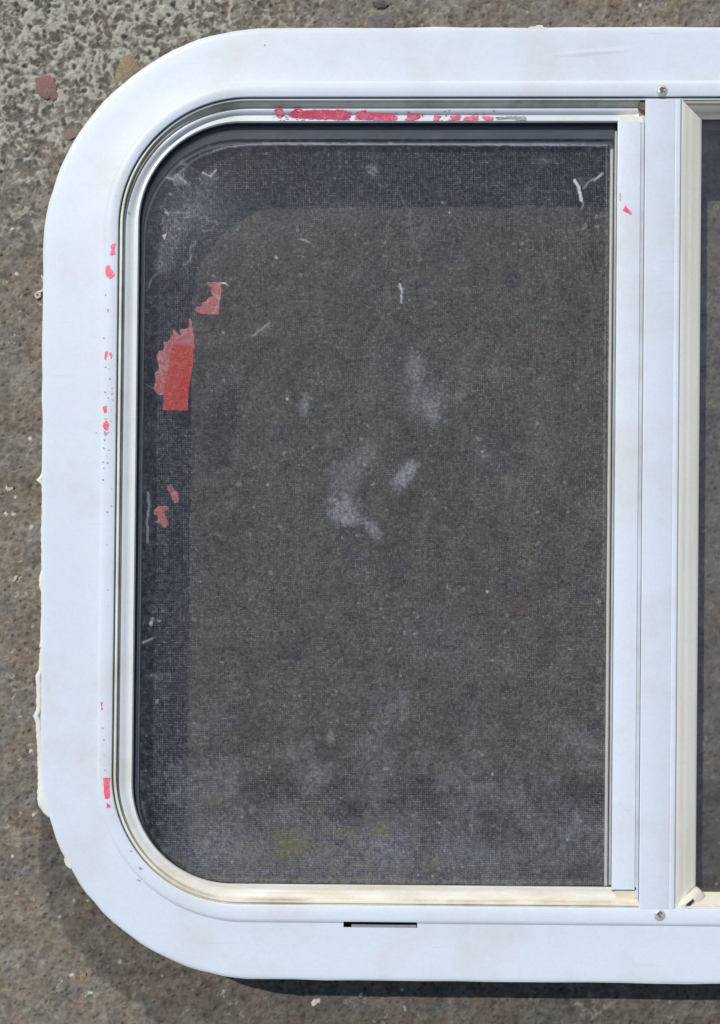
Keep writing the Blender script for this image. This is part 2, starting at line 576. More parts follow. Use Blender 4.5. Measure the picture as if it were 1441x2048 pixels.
# ribbed sloping beads round the right pane, mitred
rib = [(0, 0), (.10, -1.3), (.28, -1.2), (.36, .1), (.44, -1.0), (.58, -1.0), (.68, 0), (.84, -.6), (.95, .3), (1.0, 2.5)]
def bead_prof(s0, d0, s1, d1):
    return [(s0 + (s1 - s0) * f, d0 + (d1 - d0) * f + r) for f, r in rib]
pr = bead_prof(1357.4, -1, 1398, 34) + [(1398, 42), (1357.4, 42)]
mt = lambda s: 199 + (s - 1357.4) * 1.02
mb = lambda s: 1811 - (s - 1357.4) * .92
bar('glazing_bead', pr, [mt(s) for s, d in pr], [mb(s) for s, d in pr], M['cream'])
def hbar(name, prof, s0, s1, mat):
    V = []; n = len(prof); ST = 10
    for i in range(ST + 1):
        for (t, d), a, b in zip(prof, s0, s1):
            V.append(WW(a + (b - a) * i / ST, t, d))
    F = [(i * n + j, i * n + (j + 1) % n, (i + 1) * n + (j + 1) % n, (i + 1) * n + j) for i in range(ST) for j in range(n)]
    F.append(tuple(range(n))); F.append(tuple(ST * n + j for j in range(n)))
    o = mesh_obj(name, V, F, mat, win); autosmooth(o, 28); return o
pt = [(199, 2), (207, 6), (209, 9), (214, 12), (226, 24), (239.5, 34), (239.5, 42), (199, 42)]
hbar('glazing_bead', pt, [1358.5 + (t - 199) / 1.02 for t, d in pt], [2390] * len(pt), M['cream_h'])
pb = [(1811, 1), (1806, 1.5), (1800, 8), (1776, 33), (1776, 42), (1811, 42)]
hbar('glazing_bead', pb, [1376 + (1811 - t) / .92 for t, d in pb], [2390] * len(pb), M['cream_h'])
pq = bead_prof(2401, -1, 2360, 34) + [(2360, 42), (2401, 42)]
bar('glazing_bead', pq, 240, 1776, M['cream'])

# crumpled strip of sealing film in the lower corner by the bar
def film():
    V = []; F = []
    pts = [[(1352, 1812, 3), (1362, 1812, 1), (1376, 1811, 2), (1382, 1812, 4)],
           [(1358, 1800, 9), (1370, 1800, 1), (1384, 1801, 4), (1392, 1806, 9)],
           [(1376, 1786, 14), (1387, 1787, 5), (1399, 1790, 8), (1408, 1797, 13)],
           [(1393, 1770, 22), (1399, 1770, 14), (1407, 1777, 16), (1418, 1783, 22)],
           [(1399, 1765, 30), (1404, 1768, 24), (1411, 1775, 25), (1417, 1780, 30)]]
    for r in pts:
        for (s, t, d) in r: V.append(WW(s, t, d))
    n = len(V)
    for r in pts:
        for (s, t, d) in r: V.append(WW(s, t, d + 2))
    for i in range(4):
        for j in range(3):
            a = i * 4 + j
            F.append((a, a + 1, a + 5, a + 4)); F.append((n + a, n + a + 4, n + a + 5, n + a + 1))
    rim = [0, 1, 2, 3, 7, 11, 15, 19, 18, 17, 16, 12, 8, 4]
    for i in range(len(rim)):
        a, b = rim[i], rim[(i + 1) % len(rim)]
        F.append((a, b, n + b, n + a))
    mesh_obj('sealing_film', V, F, M['lip'], win, True)
film()
def poly(name, pts, d, th, mat, parent=win, jag=0.0, seed=0, warped=False, step=3.0, **props):
    """traced piece of real thickness lying at depth d, its edge torn by jag px"""
    r = random.Random(seed + len(pts))
    P = []
    n = len(pts)
    for i in range(n):
        a, b = pts[i], pts[(i + 1) % n]
        L = math.hypot(b[0] - a[0], b[1] - a[1]); k = max(1, int(L / step)) if jag else 1
        for j in range(k):
            f = j / k
            P.append((a[0] + (b[0] - a[0]) * f + r.uniform(-jag, jag), a[1] + (b[1] - a[1]) * f + r.uniform(-jag, jag)))
    m = len(P)
    fn = WW if warped else W
    df = d if callable(d) else (lambda x, y: d)
    V = [fn(x, y, df(x, y)) for x, y in P] + [fn(x, y, df(x, y) - th) for x, y in P]
    me = bpy.data.meshes.new(name)
    bm = bmesh.new()
    vs = [bm.verts.new(v) for v in V]
    bm.faces.new(vs[m:]); bm.faces.new(vs[:m][::-1])
    for i in range(m):
        k = (i + 1) % m; bm.faces.new((vs[i], vs[k], vs[m + k], vs[m + i]))
    bmesh.ops.recalc_face_normals(bm, faces=bm.faces)
    bmesh.ops.triangulate(bm, faces=[f for f in bm.faces if len(f.verts) > 4])
    bm.to_mesh(me); bm.free(); me.materials.append(mat)
    o = bpy.data.objects.new(name, me); C.objects.link(o); o.parent = parent
    for k, v in props.items(): o[k] = v
    return o

poly('film_gap', [(1378, 1804), (1387, 1797), (1389, 1801), (1381, 1811), (1371, 1811)], 2, 6, M['dark'], jag=.4)
# small plugs that close the rail ends by the bar
poly('corner_block', [(1240, 233), (1284, 233), (1286, 246), (1240, 246)], 26, 14, M['lip'], jag=.6)
poly('corner_block', [(1228, 1776), (1268, 1777), (1276, 1782), (1275, 1806), (1262, 1809), (1225, 1806), (1232, 1794)], 22, 4, M['cream_h'], jag=.5)
poly('corner_dirt', [(1281, 200), (1292, 198), (1293, 214), (1290, 222), (1277, 216), (1280, 208)], 24, 18, M['dirtpack'], jag=1.2)
poly('corner_dirt', [(1278, 216), (1289, 214), (1291, 248), (1287, 250), (1284, 236)], 30, 14, M['cream_h'], jag=1.2)
poly('corner_dirt', [(1225, 1776), (1230, 1773), (1272, 1775), (1273, 1779), (1262, 1780), (1240, 1777)], 22, 9, M['dirtpack'], jag=.9)

# ---------------------------------------------------------------- screws
def screw(u, v, rot):
    r = 12.0; seg = 28
    V = []; F = []
    prof = [(r, -2.0), (r * .97, -5.2), (r * .86, -7.2), (r * .6, -8.8), (r * .3, -9.4)]
    for (rr, dd) in prof:
        for k in range(seg):
            a = 2 * math.pi * k / seg; V.append(W(u + rr * math.cos(a), v + rr * math.sin(a), dd))
    for i in range(len(prof) - 1):
        for k in range(seg):
            m = (k + 1) % seg; F.append((i * seg + k, i * seg + m, (i + 1) * seg + m, (i + 1) * seg + k))
    b = (len(prof) - 1) * seg
    F.append(tuple(b + k for k in range(seg))); F.append(tuple(range(seg)))
    o = mesh_obj('screw', V, F, M['steel'], win, True)
    c, s = math.cos(rot), math.sin(rot)
    pts = [(-7, -1.3), (-1.3, -1.3), (-1.3, -7), (1.3, -7), (1.3, -1.3), (7, -1.3), (7, 1.3), (1.3, 1.3), (1.3, 7), (-1.3, 7), (-1.3, 1.3), (-7, 1.3)]
    n = len(pts)
    CV = [W(u + x * c - y * s, v + x * s + y * c, d) for d in (-17, -6.0) for (x, y) in pts]
    CF = [tuple(range(n)), tuple(range(n, 2 * n))] + [(i, (i + 1) % n, n + (i + 1) % n, n + i) for i in range(n)]
    boolean_cut(o, CV, CF)
    autosmooth(o, 40)
    o.data.materials.clear(); o.data.materials.append(M['steel'])
    poly('dirt', [(u - 7, v - 2), (u - 4, v - 6), (u - 1, v - 8), (u + 4, v - 7), (u + 7, v - 3), (u + 5, v - 2), (u + 3, v - 4), (u - 1, v - 4), (u, v), (u + 4, v + 2), (u, v + 4), (u - 4, v + 1)], -8.4, 1.2, M['dirtpack'], parent=o, jag=1.2, seed=int(u))
    return o
screw(1325, 181, .5)
screw(1320, 1831, .9)

# ---------------------------------------------------------------- glass
def glass_mat(name, attr):
    m, nt, b = new_mat(name)
    nt.nodes.remove(b)
    out = nt.nodes.get('Material Output')
    tr = nd(nt, 'ShaderNodeBsdfTransparent'); tr.inputs[0].default_value = (.903, .906, .903, 1)
    gl = nd(nt, 'ShaderNodeBsdfGlossy', Roughness=.015); gl.inputs[0].default_value = (1, 1, 1, 1)
    fr = nd(nt, 'ShaderNodeFresnel', IOR=1.5)
    mx = nt.nodes.new('ShaderNodeMixShader')
    nt.links.new(fr.outputs[0], mx.inputs[0]); nt.links.new(tr.outputs[0], mx.inputs[1]); nt.links.new(gl.outputs[0], mx.inputs[2])
    df = nd(nt, 'ShaderNodeBsdfDiffuse')
    if attr:
        at = nd(nt, 'ShaderNodeAttribute', _attribute_name='dirt')
        ac = nd(nt, 'ShaderNodeAttribute', _attribute_name='tint')
        n = noise(nt, 900, 4, .7)
        ml = nd(nt, 'ShaderNodeMath', _operation='MULTIPLY')
        rr = ramp(nt, n, [(.3, (.5, .5, .5)), (.75, (1.5, 1.5, 1.5))])
        nt.links.new(at.outputs['Fac'], ml.inputs[0]); nt.links.new(rr, ml.inputs[1])
        fac = ml.outputs[0]
        nt.links.new(mixc(nt, ac.outputs['Fac'], (.62, .66, .74), (.46, .41, .13)), df.inputs[0])
    else:
        fac = ramp(nt, noise(nt, 60, 6, .7), [(.35, (.012, .012, .012)), (.8, (.06, .06, .06))])
        df.inputs[0].default_value = (.6, .64, .72, 1)
    m2 = nt.nodes.new('ShaderNodeMixShader')
    nt.links.new(fac, m2.inputs[0]); nt.links.new(mx.outputs[0], m2.inputs[1]); nt.links.new(df.outputs[0], m2.inputs[2])
    nt.links.new(m2.outputs[0], out.inputs[0])
    return m
M['glass'] = glass_mat('dirty_glass', True)
M['glass2'] = glass_mat('plain_glass', False)

def seg_dist(u, v, a, b):
    ax, ay = a; bx, by = b
    dx, dy = bx - ax, by - ay
    t = np.clip(((u - ax) * dx + (v - ay) * dy) / (dx * dx + dy * dy + 1e-9), 0, 1)
    return np.hypot(u - ax - t * dx, v - ay - t * dy)

def build_glass():
    d0, d1 = 45.8, 49.8
    s = np.arange(262, 1240, 2.4); t = np.arange(236, 1780, 2.4)
    SS, TT = np.meshgrid(s, t)
    u, v = warp(SS, TT)
    q = (D + d0) / D
    X = (u - U0) * q * S; Y = -(v - V0) * q * S
    nx, ny = len(s), len(t)
    # dirt
    n1 = fbm(u, v, 1 / 90., 4, 11); n2 = fbm(u, v, 1 / 14., 4, 21, .6); n3 = fbm(u, v, 1 / 6., 3, 31, .6)
    dirt = .001 + .006 * smooth(-.1, .6, n1)
    dirt += .022 * smooth(.2, .7, n2) * smooth(-.3, .4, n1)
    # haze of dust towards the lower rail and in the top corner
    dirt += .085 * smooth(1400, 1800, v + n1 * 420 + n2 * 60) * (.8 + 1.1 * n2)
    dirt += .016 * smooth(.05, .5, n3) + .014 * smooth(.1, .5, n2)
    dirt += .012 * smooth(-.2, .4, n3 + n2) + .024 * smooth(560, 250, v + n1 * 120) * smooth(-.1, .5, n2)
    dirt += .035 * smooth(440, 290, u + n1 * 70) * smooth(-.25, .5, n2)
    dirt += .035 * smooth(130, 20, np.hypot((u - 400) * .9, v - 430) + 70 * n2 + 40 * n1) * (1 + 1.5 * n3)
    # smears
    for (cx, cy, rx, ry, ang, a, brk) in [
        (830, 740, 22, 38, .2, .10, .25), (850, 800, 48, 42, .5, .07, .45), (868, 826, 16, 22, 0, .09, .2),
        (609, 812, 11, 28, .05, .10, .2), (812, 950, 17, 32, .65, .17, .1), (690, 1022, 36, 30, 0, .14, .15),
        (690, 960, 34, 45, .3, .06, .2), (735, 905, 26, 34, .4, .05, .2), (748, 1060, 12, 26, -.6, .12, .25),
        (715, 1040, 26, 14, 0, .06, .4), (920, 790, 14, 16, 0, .05, .3), (661, 1472, 7, 13, 0, .11, .1),
        (630, 1562, 22, 34, .6, .075, .3), (505, 1618, 7, 12, .2, .09, .1), (575, 1630, 26, 20, 0, .035, .3),
        (1105, 860, 60, 110, .2, .012, .2), (975, 910, 22, 10, 0, .04, .4), (1185, 1030, 22, 60, 0, .025, .4),
        (440, 1690, 90, 60, .2, .05, .3), (760, 1700, 260, 50, 0, .04, .3), (385, 420, 60, 60, .7, .035, .5),
        (345, 480, 26, 60, .2, .06, .5), (322, 530, 14, 18, 0, .09, .3), (360, 362, 24, 12, .4, .11, .35),
        (420, 352, 20, 14, .2, .06, .45), (745, 340, 12, 14, .5, .12, .3), (1085, 322, 26, 8, 0, .05, .3),
        (700, 425, 60, 30, 0, .025, .3), (900, 1290, 160, 60, .3, .018, .4), (560, 470, 90, 60, 0, .012, .3)]:
        ca, sa = math.cos(ang), math.sin(ang)
        du, dv = u - cx, v - cy
        a1 = (du * ca + dv * sa) / rx; a2 = (-du * sa + dv * ca) / ry
        e = np.sqrt(a1 ** 2 + a2 ** 2) + n2 * .95 + n1 * .5
        k = smooth(1.25, .45, e)
        dirt += 1.15 * a * k * np.clip(1 + (1.0 + brk * 3) * (n3 + .35 * n2), 0, 2.2)
    # wiped streaks, drips and dust clumps, strongest right of the centre
    st_ = fbm(u * .35 + v * .12, v * .03 - u * .02, .09, 3, 131)
    dirt += .030 * smooth(.12, .5, st_) * smooth(-.2, .4, n1)
    cl_ = fbm(u, v, 1 / 19., 4, 141, .7)
    dirt += .075 * smooth(.30, .52, cl_) * smooth(-.15, .45, fbm(u, v, 1 / 150., 2, 143))
    # scratches, fibres and squiggles of lint
    def stroke(pts, w, a):
        nonlocal dirt
        box = (u > min(p[0] for p in pts) - 8) & (u < max(p[0] for p in pts) + 8) & (v > min(p[1] for p in pts) - 8) & (v < max(p[1] for p in pts) + 8)
        dd = np.full(box.sum(), 99.0)
        ub, vb = u[box] + n3[box] * 1.5, v[box] + n2[box] * 2
        for p, r_ in zip(pts[:-1], pts[1:]): dd = np.minimum(dd, seg_dist(ub, vb, p, r_))
        dirt[box] += a * smooth(w + .9, w - .5, dd)
    ln_ = [(1213, 291), (1100, 290), (900, 289), (700, 288), (560, 287), (530, 288), (490, 290), (455, 294), (428, 302)]
    stroke(ln_, 1.5, .30)
    stroke([(428, 302), (405, 311), (385, 322), (368, 338), (350, 352)], 1.6, .16)
    stroke([(1214, 292), (1213, 500), (1210, 800), (1207, 1200)], .9, .16)
    stroke([(283, 900), (279, 1200), (278, 1500)], .8, .15)
    stroke([(1150, 360), (1158, 375), (1163, 400)], 2.6, .75)
    stroke([(1163, 400), (1168, 410), (1163, 418)], 1.0, .35)
    stroke([(1166, 378), (1180, 362), (1195, 355), (1207, 345)], 1.3, .35)
    stroke([(1188, 362), (1205, 348)], 1.2, .35)
    stroke([(800, 568), (804, 585), (803, 605)], 2.0, .55)
    stroke([(796, 572), (803, 580), (808, 577)], 1.0, .35)
    stroke([(818, 430), (826, 470), (833, 500)], .8, .10)
    stroke([(795, 380), (815, 420)], .8, .10)
    stroke([(505, 672), (540, 645)], 1.4, .28); stroke([(520, 668), (552, 643)], .7, .12)
    stroke([(406, 345), (422, 353), (432, 340)], 1.2, .5)
    stroke([(330, 425), (380, 427)], 1.2, .20); stroke([(330, 418), (336, 430)], 2, .25)
    stroke([(328, 352), (345, 358), (358, 350), (372, 366)], 2.5, .22)
    stroke([(600, 478), (618, 484)], 1.6, .28)
    stroke([(297, 575), (305, 555), (316, 545)], 1.2, .18)
    stroke([(296, 985), (299, 1010), (294, 1045), (297, 1065), (295, 1085)], 2.2, .20)
    stroke([(340, 968), (352, 985), (356, 1000)], 1.3, .2)
    stroke([(305, 1237), (303, 1250)], 2.5, .22); stroke([(287, 1285), (306, 1276)], 1.6, .35)
    stroke([(313, 1405), (316, 1400)], 2.0, .3)
    stroke([(648, 1240), (680, 1200)], .8, .08); stroke([(1040, 1150), (1110, 1060)], .7, .05)
    stroke([(670, 1330), (683, 1318)], 1.6, .15)
    for i in range(34):      # cobweb-like lint in the upper left
        cx, cy = random.uniform(300, 420), random.uniform(300, 560)
        a = random.uniform(0, 6.3); pts = [(cx, cy)]
        for k in range(4):
            a += random.uniform(-1.2, 1.2); cx += 7 * math.cos(a); cy += 7 * math.sin(a); pts.append((cx, cy))
        stroke(pts, random.uniform(.6, 1.5), random.uniform(.06, .16))
    for i in range(34):
        cx, cy = random.uniform(290, 1200), random.uniform(300, 1740)
        a = random.uniform(0, 6.3); pts = [(cx, cy)]
        for k in range(3):
            a += random.uniform(-.8, .8); cx += 5 * math.cos(a); cy += 5 * math.sin(a); pts.append((cx, cy))
        stroke(pts, random.uniform(.5, 1.1), random.uniform(.04, .10))
    for i in range(26):
        cx, cy = random.uniform(300, 1150), random.uniform(300, 1650); a = random.choice((-.9, -.7, 1.2, .1)) + random.uniform(-.2, .2); L_ = random.uniform(20, 90)
        stroke([(cx, cy), (cx + L_ * math.cos(a), cy + L_ * math.sin(a))], .35, random.uniform(.03, .07))
    for i in range(46):
        cx, cy = random.uniform(300, 1200), random.uniform(300, 1740); r_ = random.uniform(3, 9)
        iu = int((cx - 262) / 2.4); iv = int((cy - 236) / 2.4)
        sl = (slice(max(0, iv - 10), iv + 10), slice(max(0, iu - 12), iu + 12))
        dr_ = np.hypot(u[sl] - cx, v[sl] - cy) + 2.5 * n2[sl]
        dirt[sl] += random.uniform(.03, .08) * (smooth(2.2, .4, np.abs(dr_ - r_)) + .35 * smooth(r_, r_ - 2, dr_))
    for (cx, cy, r_, a) in [(553, 515, 3, .6), (575, 798, 2.5, .6), (975, 1183, 3, .5), (899, 425, 2.5, .5), (447, 665, 3, .3), (536, 970, 2.5, .5),
                            (500, 1068, 3.5, .2), (965, 903, 3, .4), (968, 912, 2.5, .3), (341, 388, 3, .3), (302, 1246, 3.5, .35), (885, 405, 3, .3),
                            (887, 762, 2, .4), (985, 1548, 2.5, .5), (965, 1510, 2, .4), (730, 930, 2.5, .35)]:
        k = smooth(r_ + 1, r_ - 1.6, np.hypot(u - cx, v - cy)); dirt += a * k
    for i in range(900):
        cx, cy = random.uniform(290, 1210), random.uniform(290, 1760); r_ = random.choice((.7, .9, 1.1, 1.4, 1.8, 2.3))
        iu = int((cx - 262) / 2.4); iv = int((cy - 236) / 2.4)
        sl = (slice(max(0, iv - 10), iv + 10), slice(max(0, iu - 12), iu + 12))
        dirt[sl] += random.uniform(.06, .26) * smooth(r_ + 1, r_ - 1, np.hypot(u[sl] - cx, v[sl] - cy))
    # algae film, lower left
    al = smooth(1500, 1620, v) * smooth(360, 440, u) * smooth(900, 700, u) + .5 * smooth(1300, 1500, v) * smooth(1130, 1190, u) * smooth(1800, 1600, v)
    al = al * smooth(.0, .45, fbm(u, v, 1 / 30., 4, 55, .7)) * smooth(-.3, .35, n3 + .4 * n2)
    for (cx, cy, r_) in [(1020, 962, 24), (760, 1655, 26), (200, 900, 1), (868, 1727, 18), (1200, 1340, 10), (580, 1690, 60), (425, 1602, 26), (1195, 985, 9)]:
        al = np.maximum(al, .85 * smooth(1.2, .2, np.hypot(u - cx, (v - cy) * 1.4) / r_ + n2 * 1.3) * smooth(-.6, .2, n3))
    dirt += .12 * al
    tint = np.clip(al * 1.2, 0, 1)
    dirt = np.clip(dirt, 0, .9)
    V = np.zeros((nx * ny + 4, 3))
    V[:nx * ny, 0] = X.ravel(); V[:nx * ny, 1] = Y.ravel(); V[:nx * ny, 2] = (H - d0) * S
    idx = np.arange(nx * ny).reshape(ny, nx)
    q4 = np.stack([idx[:-1, :-1], idx[1:, :-1], idx[1:, 1:], idx[:-1, 1:]], -1).reshape(-1, 4)
    cs = [idx[0, 0], idx[0, -1], idx[-1, -1], idx[-1, 0]]
    for i, c in enumerate(cs):
        V[nx * ny + i] = V[c]; V[nx * ny + i, 2] = (H - d1) * S
    b = nx * ny
    F = q4.tolist()
    F.append([b, b + 1, b + 2, b + 3])
    top = idx[0, :].tolist(); bot = idx[-1, :].tolist()[::-1]; rgt = idx[:, -1].tolist(); lft = idx[:, 0].tolist()[::-1]
    F.append(top[::-1] + [b, b + 1][0:0] + [b, b + 1] if False else [b + 1, b] + top)
    F.append([b + 3, b + 2] + bot); F.append([b + 2, b + 1] + rgt); F.append([b, b + 3] + lft)
    me = bpy.data.meshes.new('glass_pane'); me.from_pydata(V.tolist(), [], F)
    for nm, arr in (('dirt', dirt), ('tint', tint)):
        A = me.attributes.new(nm, 'FLOAT', 'POINT')
        full = np.zeros(b + 4, np.float32); full[:b] = arr.ravel(); A.data.foreach_set('value', full)
    me.materials.append(M['glass'])
    o = bpy.data.objects.new('glass_pane', me); C.objects.link(o); o.parent = win
    o['label'] = 'dusty left pane with torn red tape and an insect screen behind it'
build_glass()
mesh_obj('glass_pane', box_verts(1362, 205, 42.5, 2396, 1806, 46.5), BF, M['glass2'], win)

# ---------------------------------------------------------------- tape and residue
def T(pts, d, mat, jag=.7, seed=0, name='tape_scrap', th=.7):
    return poly(name, pts, d, th, mat, jag=jag, seed=seed)
DG = 45.6
T([(347, 690), (352, 688), (386, 693), (388, 715), (384, 748), (378, 780), (376, 821), (326, 820), (329, 780), (336, 735), (340, 705)], DG - .8, M['tape_glass'], .9, 1)
T([(379, 636), (383, 640), (385, 655), (388, 672), (389, 700), (384, 702), (360, 690), (342, 700), (337, 735), (330, 775), (328, 790), (318, 790), (306, 776), (312, 765), (310, 748),
   (318, 738), (316, 722), (313, 712), (318, 702), (326, 700), (330, 690), (327, 684), (336, 683), (342, 676), (340, 668), (348, 672), (346, 658), (354, 664), (362, 671), (360, 660), (370, 657), (379, 655)], DG, M['tape_thin'], .9, 2)
T([(415, 565), (443, 564), (443, 588), (440, 600), (438, 629), (402, 628), (390, 620), (394, 612), (404, 614), (405, 604), (412, 602), (420, 594), (426, 592), (422, 584), (425, 575), (417, 572)], DG, M['tape_thin'], .8, 3)
T([(436, 566), (452, 564), (458, 572), (448, 568)], DG, M['residue'], .4, 4)
T([(334, 968), (340, 972), (346, 982), (356, 985), (358, 1003), (350, 1006), (344, 998), (342, 988), (336, 980)], DG, M['tape_thin'], .9, 5)
T([(308, 1020), (318, 1012), (336, 1012), (338, 1018), (328, 1024), (332, 1034), (338, 1050), (330, 1056), (324, 1048), (310, 1044), (318, 1040), (316, 1030), (309, 1030)], DG, M['tape_thin'], 1.0, 6)
T([(325, 470), (334, 466), (330, 480)], DG, M['residue'], .6, 61)
# on the upper rail
DR = lambda x, y: float(np.interp(y, [216, 219, 223, 229, 233, 244], [16.8, 16.9, 18.2, 22.4, 25.2, 25.2]))
T([(549, 219), (556, 216), (566, 217), (567, 225), (562, 236), (556, 235), (551, 228)], DR, M['tape'], .9, 7)
T([(578, 228), (586, 222), (590, 216), (600, 214), (606, 221), (612, 220), (640, 219), (690, 220), (698, 226), (701, 232), (698, 239), (620, 238), (596, 236), (575, 232)], DR, M['tape'], 1.3, 8)
T([(713, 226), (720, 223), (748, 225), (770, 228), (790, 230), (796, 234), (792, 241), (740, 240), (709, 238)], DR, M['tape'], 1.3, 9)
T([(815, 229), (840, 229), (841, 234), (832, 240), (812, 240)], DR, M['tape'], 1, 10)
T([(868, 232), (884, 231), (876, 241), (867, 241)], DR, M['tape'], .8, 11)
T([(900, 232), (922, 231), (920, 240), (904, 240)], DR, M['tape'], 1, 12)
T([(930, 234), (956, 231), (958, 238), (948, 241), (926, 240)], DR, M['tape'], 1, 13)
T([(964, 233), (988, 233), (986, 241), (972, 241)], DR, M['tape'], 1, 14)
for i_ in range(46):
    cx_ = random.choice((random.uniform(545, 610), random.uniform(600, 1000), random.uniform(690, 1000))); cy_ = random.uniform(219, 241); r_ = random.uniform(1.0, 2.8)
    T([(cx_ - r_ * 1.5, cy_), (cx_ - r_ * .2, cy_ - r_ * .6), (cx_ + r_ * 1.4, cy_ - r_ * .2), (cx_ + r_ * .4, cy_ + r_ * .6)], DR, M['tape'] if i_ % 4 else M['residue'], .4, 300 + i_, 'tape_fleck', .4)
T([(990, 235), (1030, 232), (1054, 233), (1053, 240), (1034, 241), (1030, 237), (996, 239)], DR, M['residue'], 1.2, 15, 'glue_residue')
# on the raised ring of the frame, left side, and the stile
DF = -5.2
T([(225, 488), (232, 486), (231, 494), (229, 500), (231, 508), (224, 511), (220, 508), (224, 500), (221, 493)], DF, M['tape'], .6, 16)
T([(213, 532), (218, 530), (226, 541), (230, 548), (226, 555), (220, 558), (213, 553), (211, 543)], DF, M['tape'], .6, 17)
T([(210, 704), (216, 702), (215, 712), (212, 720), (209, 718)], DF, M['tape'], .5, 18)
T([(217, 706), (222, 703), (226, 710), (223, 718), (220, 712)], DF, M['tape'], .6, 19)
T([(207, 812), (214, 812), (214, 824), (208, 826), (206, 818)], DF, M['tape'], .6, 20)
T([(208, 845), (214, 840), (218, 850), (216, 861), (208, 860), (206, 852)], DF, M['tape'], .8, 21)
T([(208, 862), (219, 864), (210, 872), (207, 868)], DF, M['residue'], .6, 22, 'glue_residue')
T([(201, 1404), (206, 1405), (203, 1412), (207, 1418), (202, 1421), (204, 1412)], DF, M['tape'], .5, 23)
T([(207, 1556), (221, 1555), (219, 1566), (220, 1594), (216, 1598), (210, 1597), (208, 1580)], DF, M['tape'], .5, 24)
T([(214, 1606), (219, 1609), (222, 1614), (213, 1616)], DF, M['tape'], .7, 25)
T([(1252, 410), (1257, 418), (1264, 424), (1264, 430), (1256, 426), (1246, 421)], 7.9, M['tape'], .4, 26)
T([(1240, 385), (1242, 386), (1242, 402), (1240, 400)], 7.9, M['tape'], .4, 27)
k = 0
for (a, b, w) in [(211, 590, 3), (216, 618, 3), (216, 622, 3), (208, 676, 3), (211, 734, 3), (218, 738, 2), (220, 758, 4), (224, 776, 3), (210, 784, 3), (224, 788, 3), (216, 796, 3), (225, 800, 3),
                  (212, 838, 3), (222, 820, 2), (221, 842, 3), (209, 880, 3), (208, 896, 4), (218, 900, 3), (214, 912, 2), (206, 924, 3), (215, 926, 3), (208, 936, 3), (206, 960, 3), (224, 978, 2),
                  (223, 1012, 3), (215, 1024, 4), (214, 1090, 2), (216, 1180, 2), (217, 1212, 2), (205, 1456, 3), (208, 1480, 3), (209, 1510, 3), (210, 1540, 3), (281, 1737, 5), (262, 1702, 3),
                  (276, 1760, 3), (530, 90, 3), (246, 408, 3), (232, 392, 2)]:
    r_ = random.Random(k); k += 1
    T([(a - w * .6, b - w * .5), (a + w * .4, b - w * .7 * r_.random()), (a + w * .8, b + w * .3), (a - w * .2, b + w * .6)], (.2 if b < 100 else -5.3),
      M['residue'], .5, 100 + k, 'glue_speck', .4)

# ---------------------------------------------------------------- sealant squeezed out along the edge
def sealant(pts_out, inner_off, d, name='sealant'):
    """strip of old sealant: outer contour traced, rounded section"""
    P = []
    for i in range(len(pts_out) - 1):
        a, b = pts_out[i], pts_out[i + 1]
        k = max(1, int(math.hypot(b[0] - a[0], b[1] - a[1]) / 4))
        for j in range(k):
            f = j / k; P.append((a[0] + (b[0] - a[0]) * f + random.uniform(-1.0, .7), a[1] + (b[1] - a[1]) * f))
    P.append(pts_out[-1])
    n = len(P); V = []; F = []
    rows = [(1.0, 1), (1.0, -.5), (.55, -1.8), (0.12, -1.0), (0, 2), (.05, 6), (.6, 8), (1.0, 8)]
    for f, dd in rows:
        for i, (x, y) in enumerate(P):
            ox, oy = inner_off(x, y)
            V.append(W(x + ox * f, y + oy * f, d + dd))
    m = len(rows)
    for r in range(m):
        for i in range(n - 1):
            a = r * n + i; b = ((r + 1) % m) * n + i
            F.append((a, a + 1, b + 1, b))
    F.append(tuple(r * n for r in range(m))); F.append(tuple(r * n + n - 1 for r in range(m)))
    return mesh_obj(name, V, F, M['sealant'], win, True)
sealant([(86, 935), (83, 945), (79, 954), (73, 960), (79, 965), (84, 972), (84, 1000), (83, 1060), (83, 1140), (79, 1152), (79, 1170), (83, 1185), (83, 1230), (82, 1270), (79, 1296)],
        lambda x, y: (12 if y < 980 else 9, 0), 3)
sealant([(84, 1290), (80, 1300), (78, 1340), (71, 1351), (73, 1370), (73, 1420), (66, 1432), (72, 1446), (75, 1500), (76, 1560), (75, 1598), (79, 1614), (87, 1626), (97, 1634), (106, 1638)],
        lambda x, y: (12 + max(0, (y - 1480)) * .13 - max(0, y - 1614) * .55, 0), 3)
sealant([(92, 640), (88, 658), (88, 668), (91, 690), (91, 710)], lambda x, y: (7, 0), 2.5)
poly('sealant', [(1060, 53), (1071, 53), (1075, 50), (1086, 50), (1087, 54), (1096, 55), (1096, 60), (1050, 60)], 4, 3.6, M['sealant'], jag=.4)
poly('sealant', [(128, 1716), (131, 1728), (136, 1734), (142, 1738), (146, 1730), (138, 1714)], 4, 3.9, M['sealant'], jag=.4)

# ---------------------------------------------------------------- ground
def axis(lo, hi, step, far):
    a = list(np.arange(lo, hi + step / 2, step))
    x = a[-1]; st = step
    R_ = []
    while x < far: st *= 1.35; x += st; R_.append(x)
    x = a[0]; st = step; L_ = []
    while x > -far: st *= 1.35; x -= st; L_.append(x)
    return np.array(L_[::-1] + a + R_)

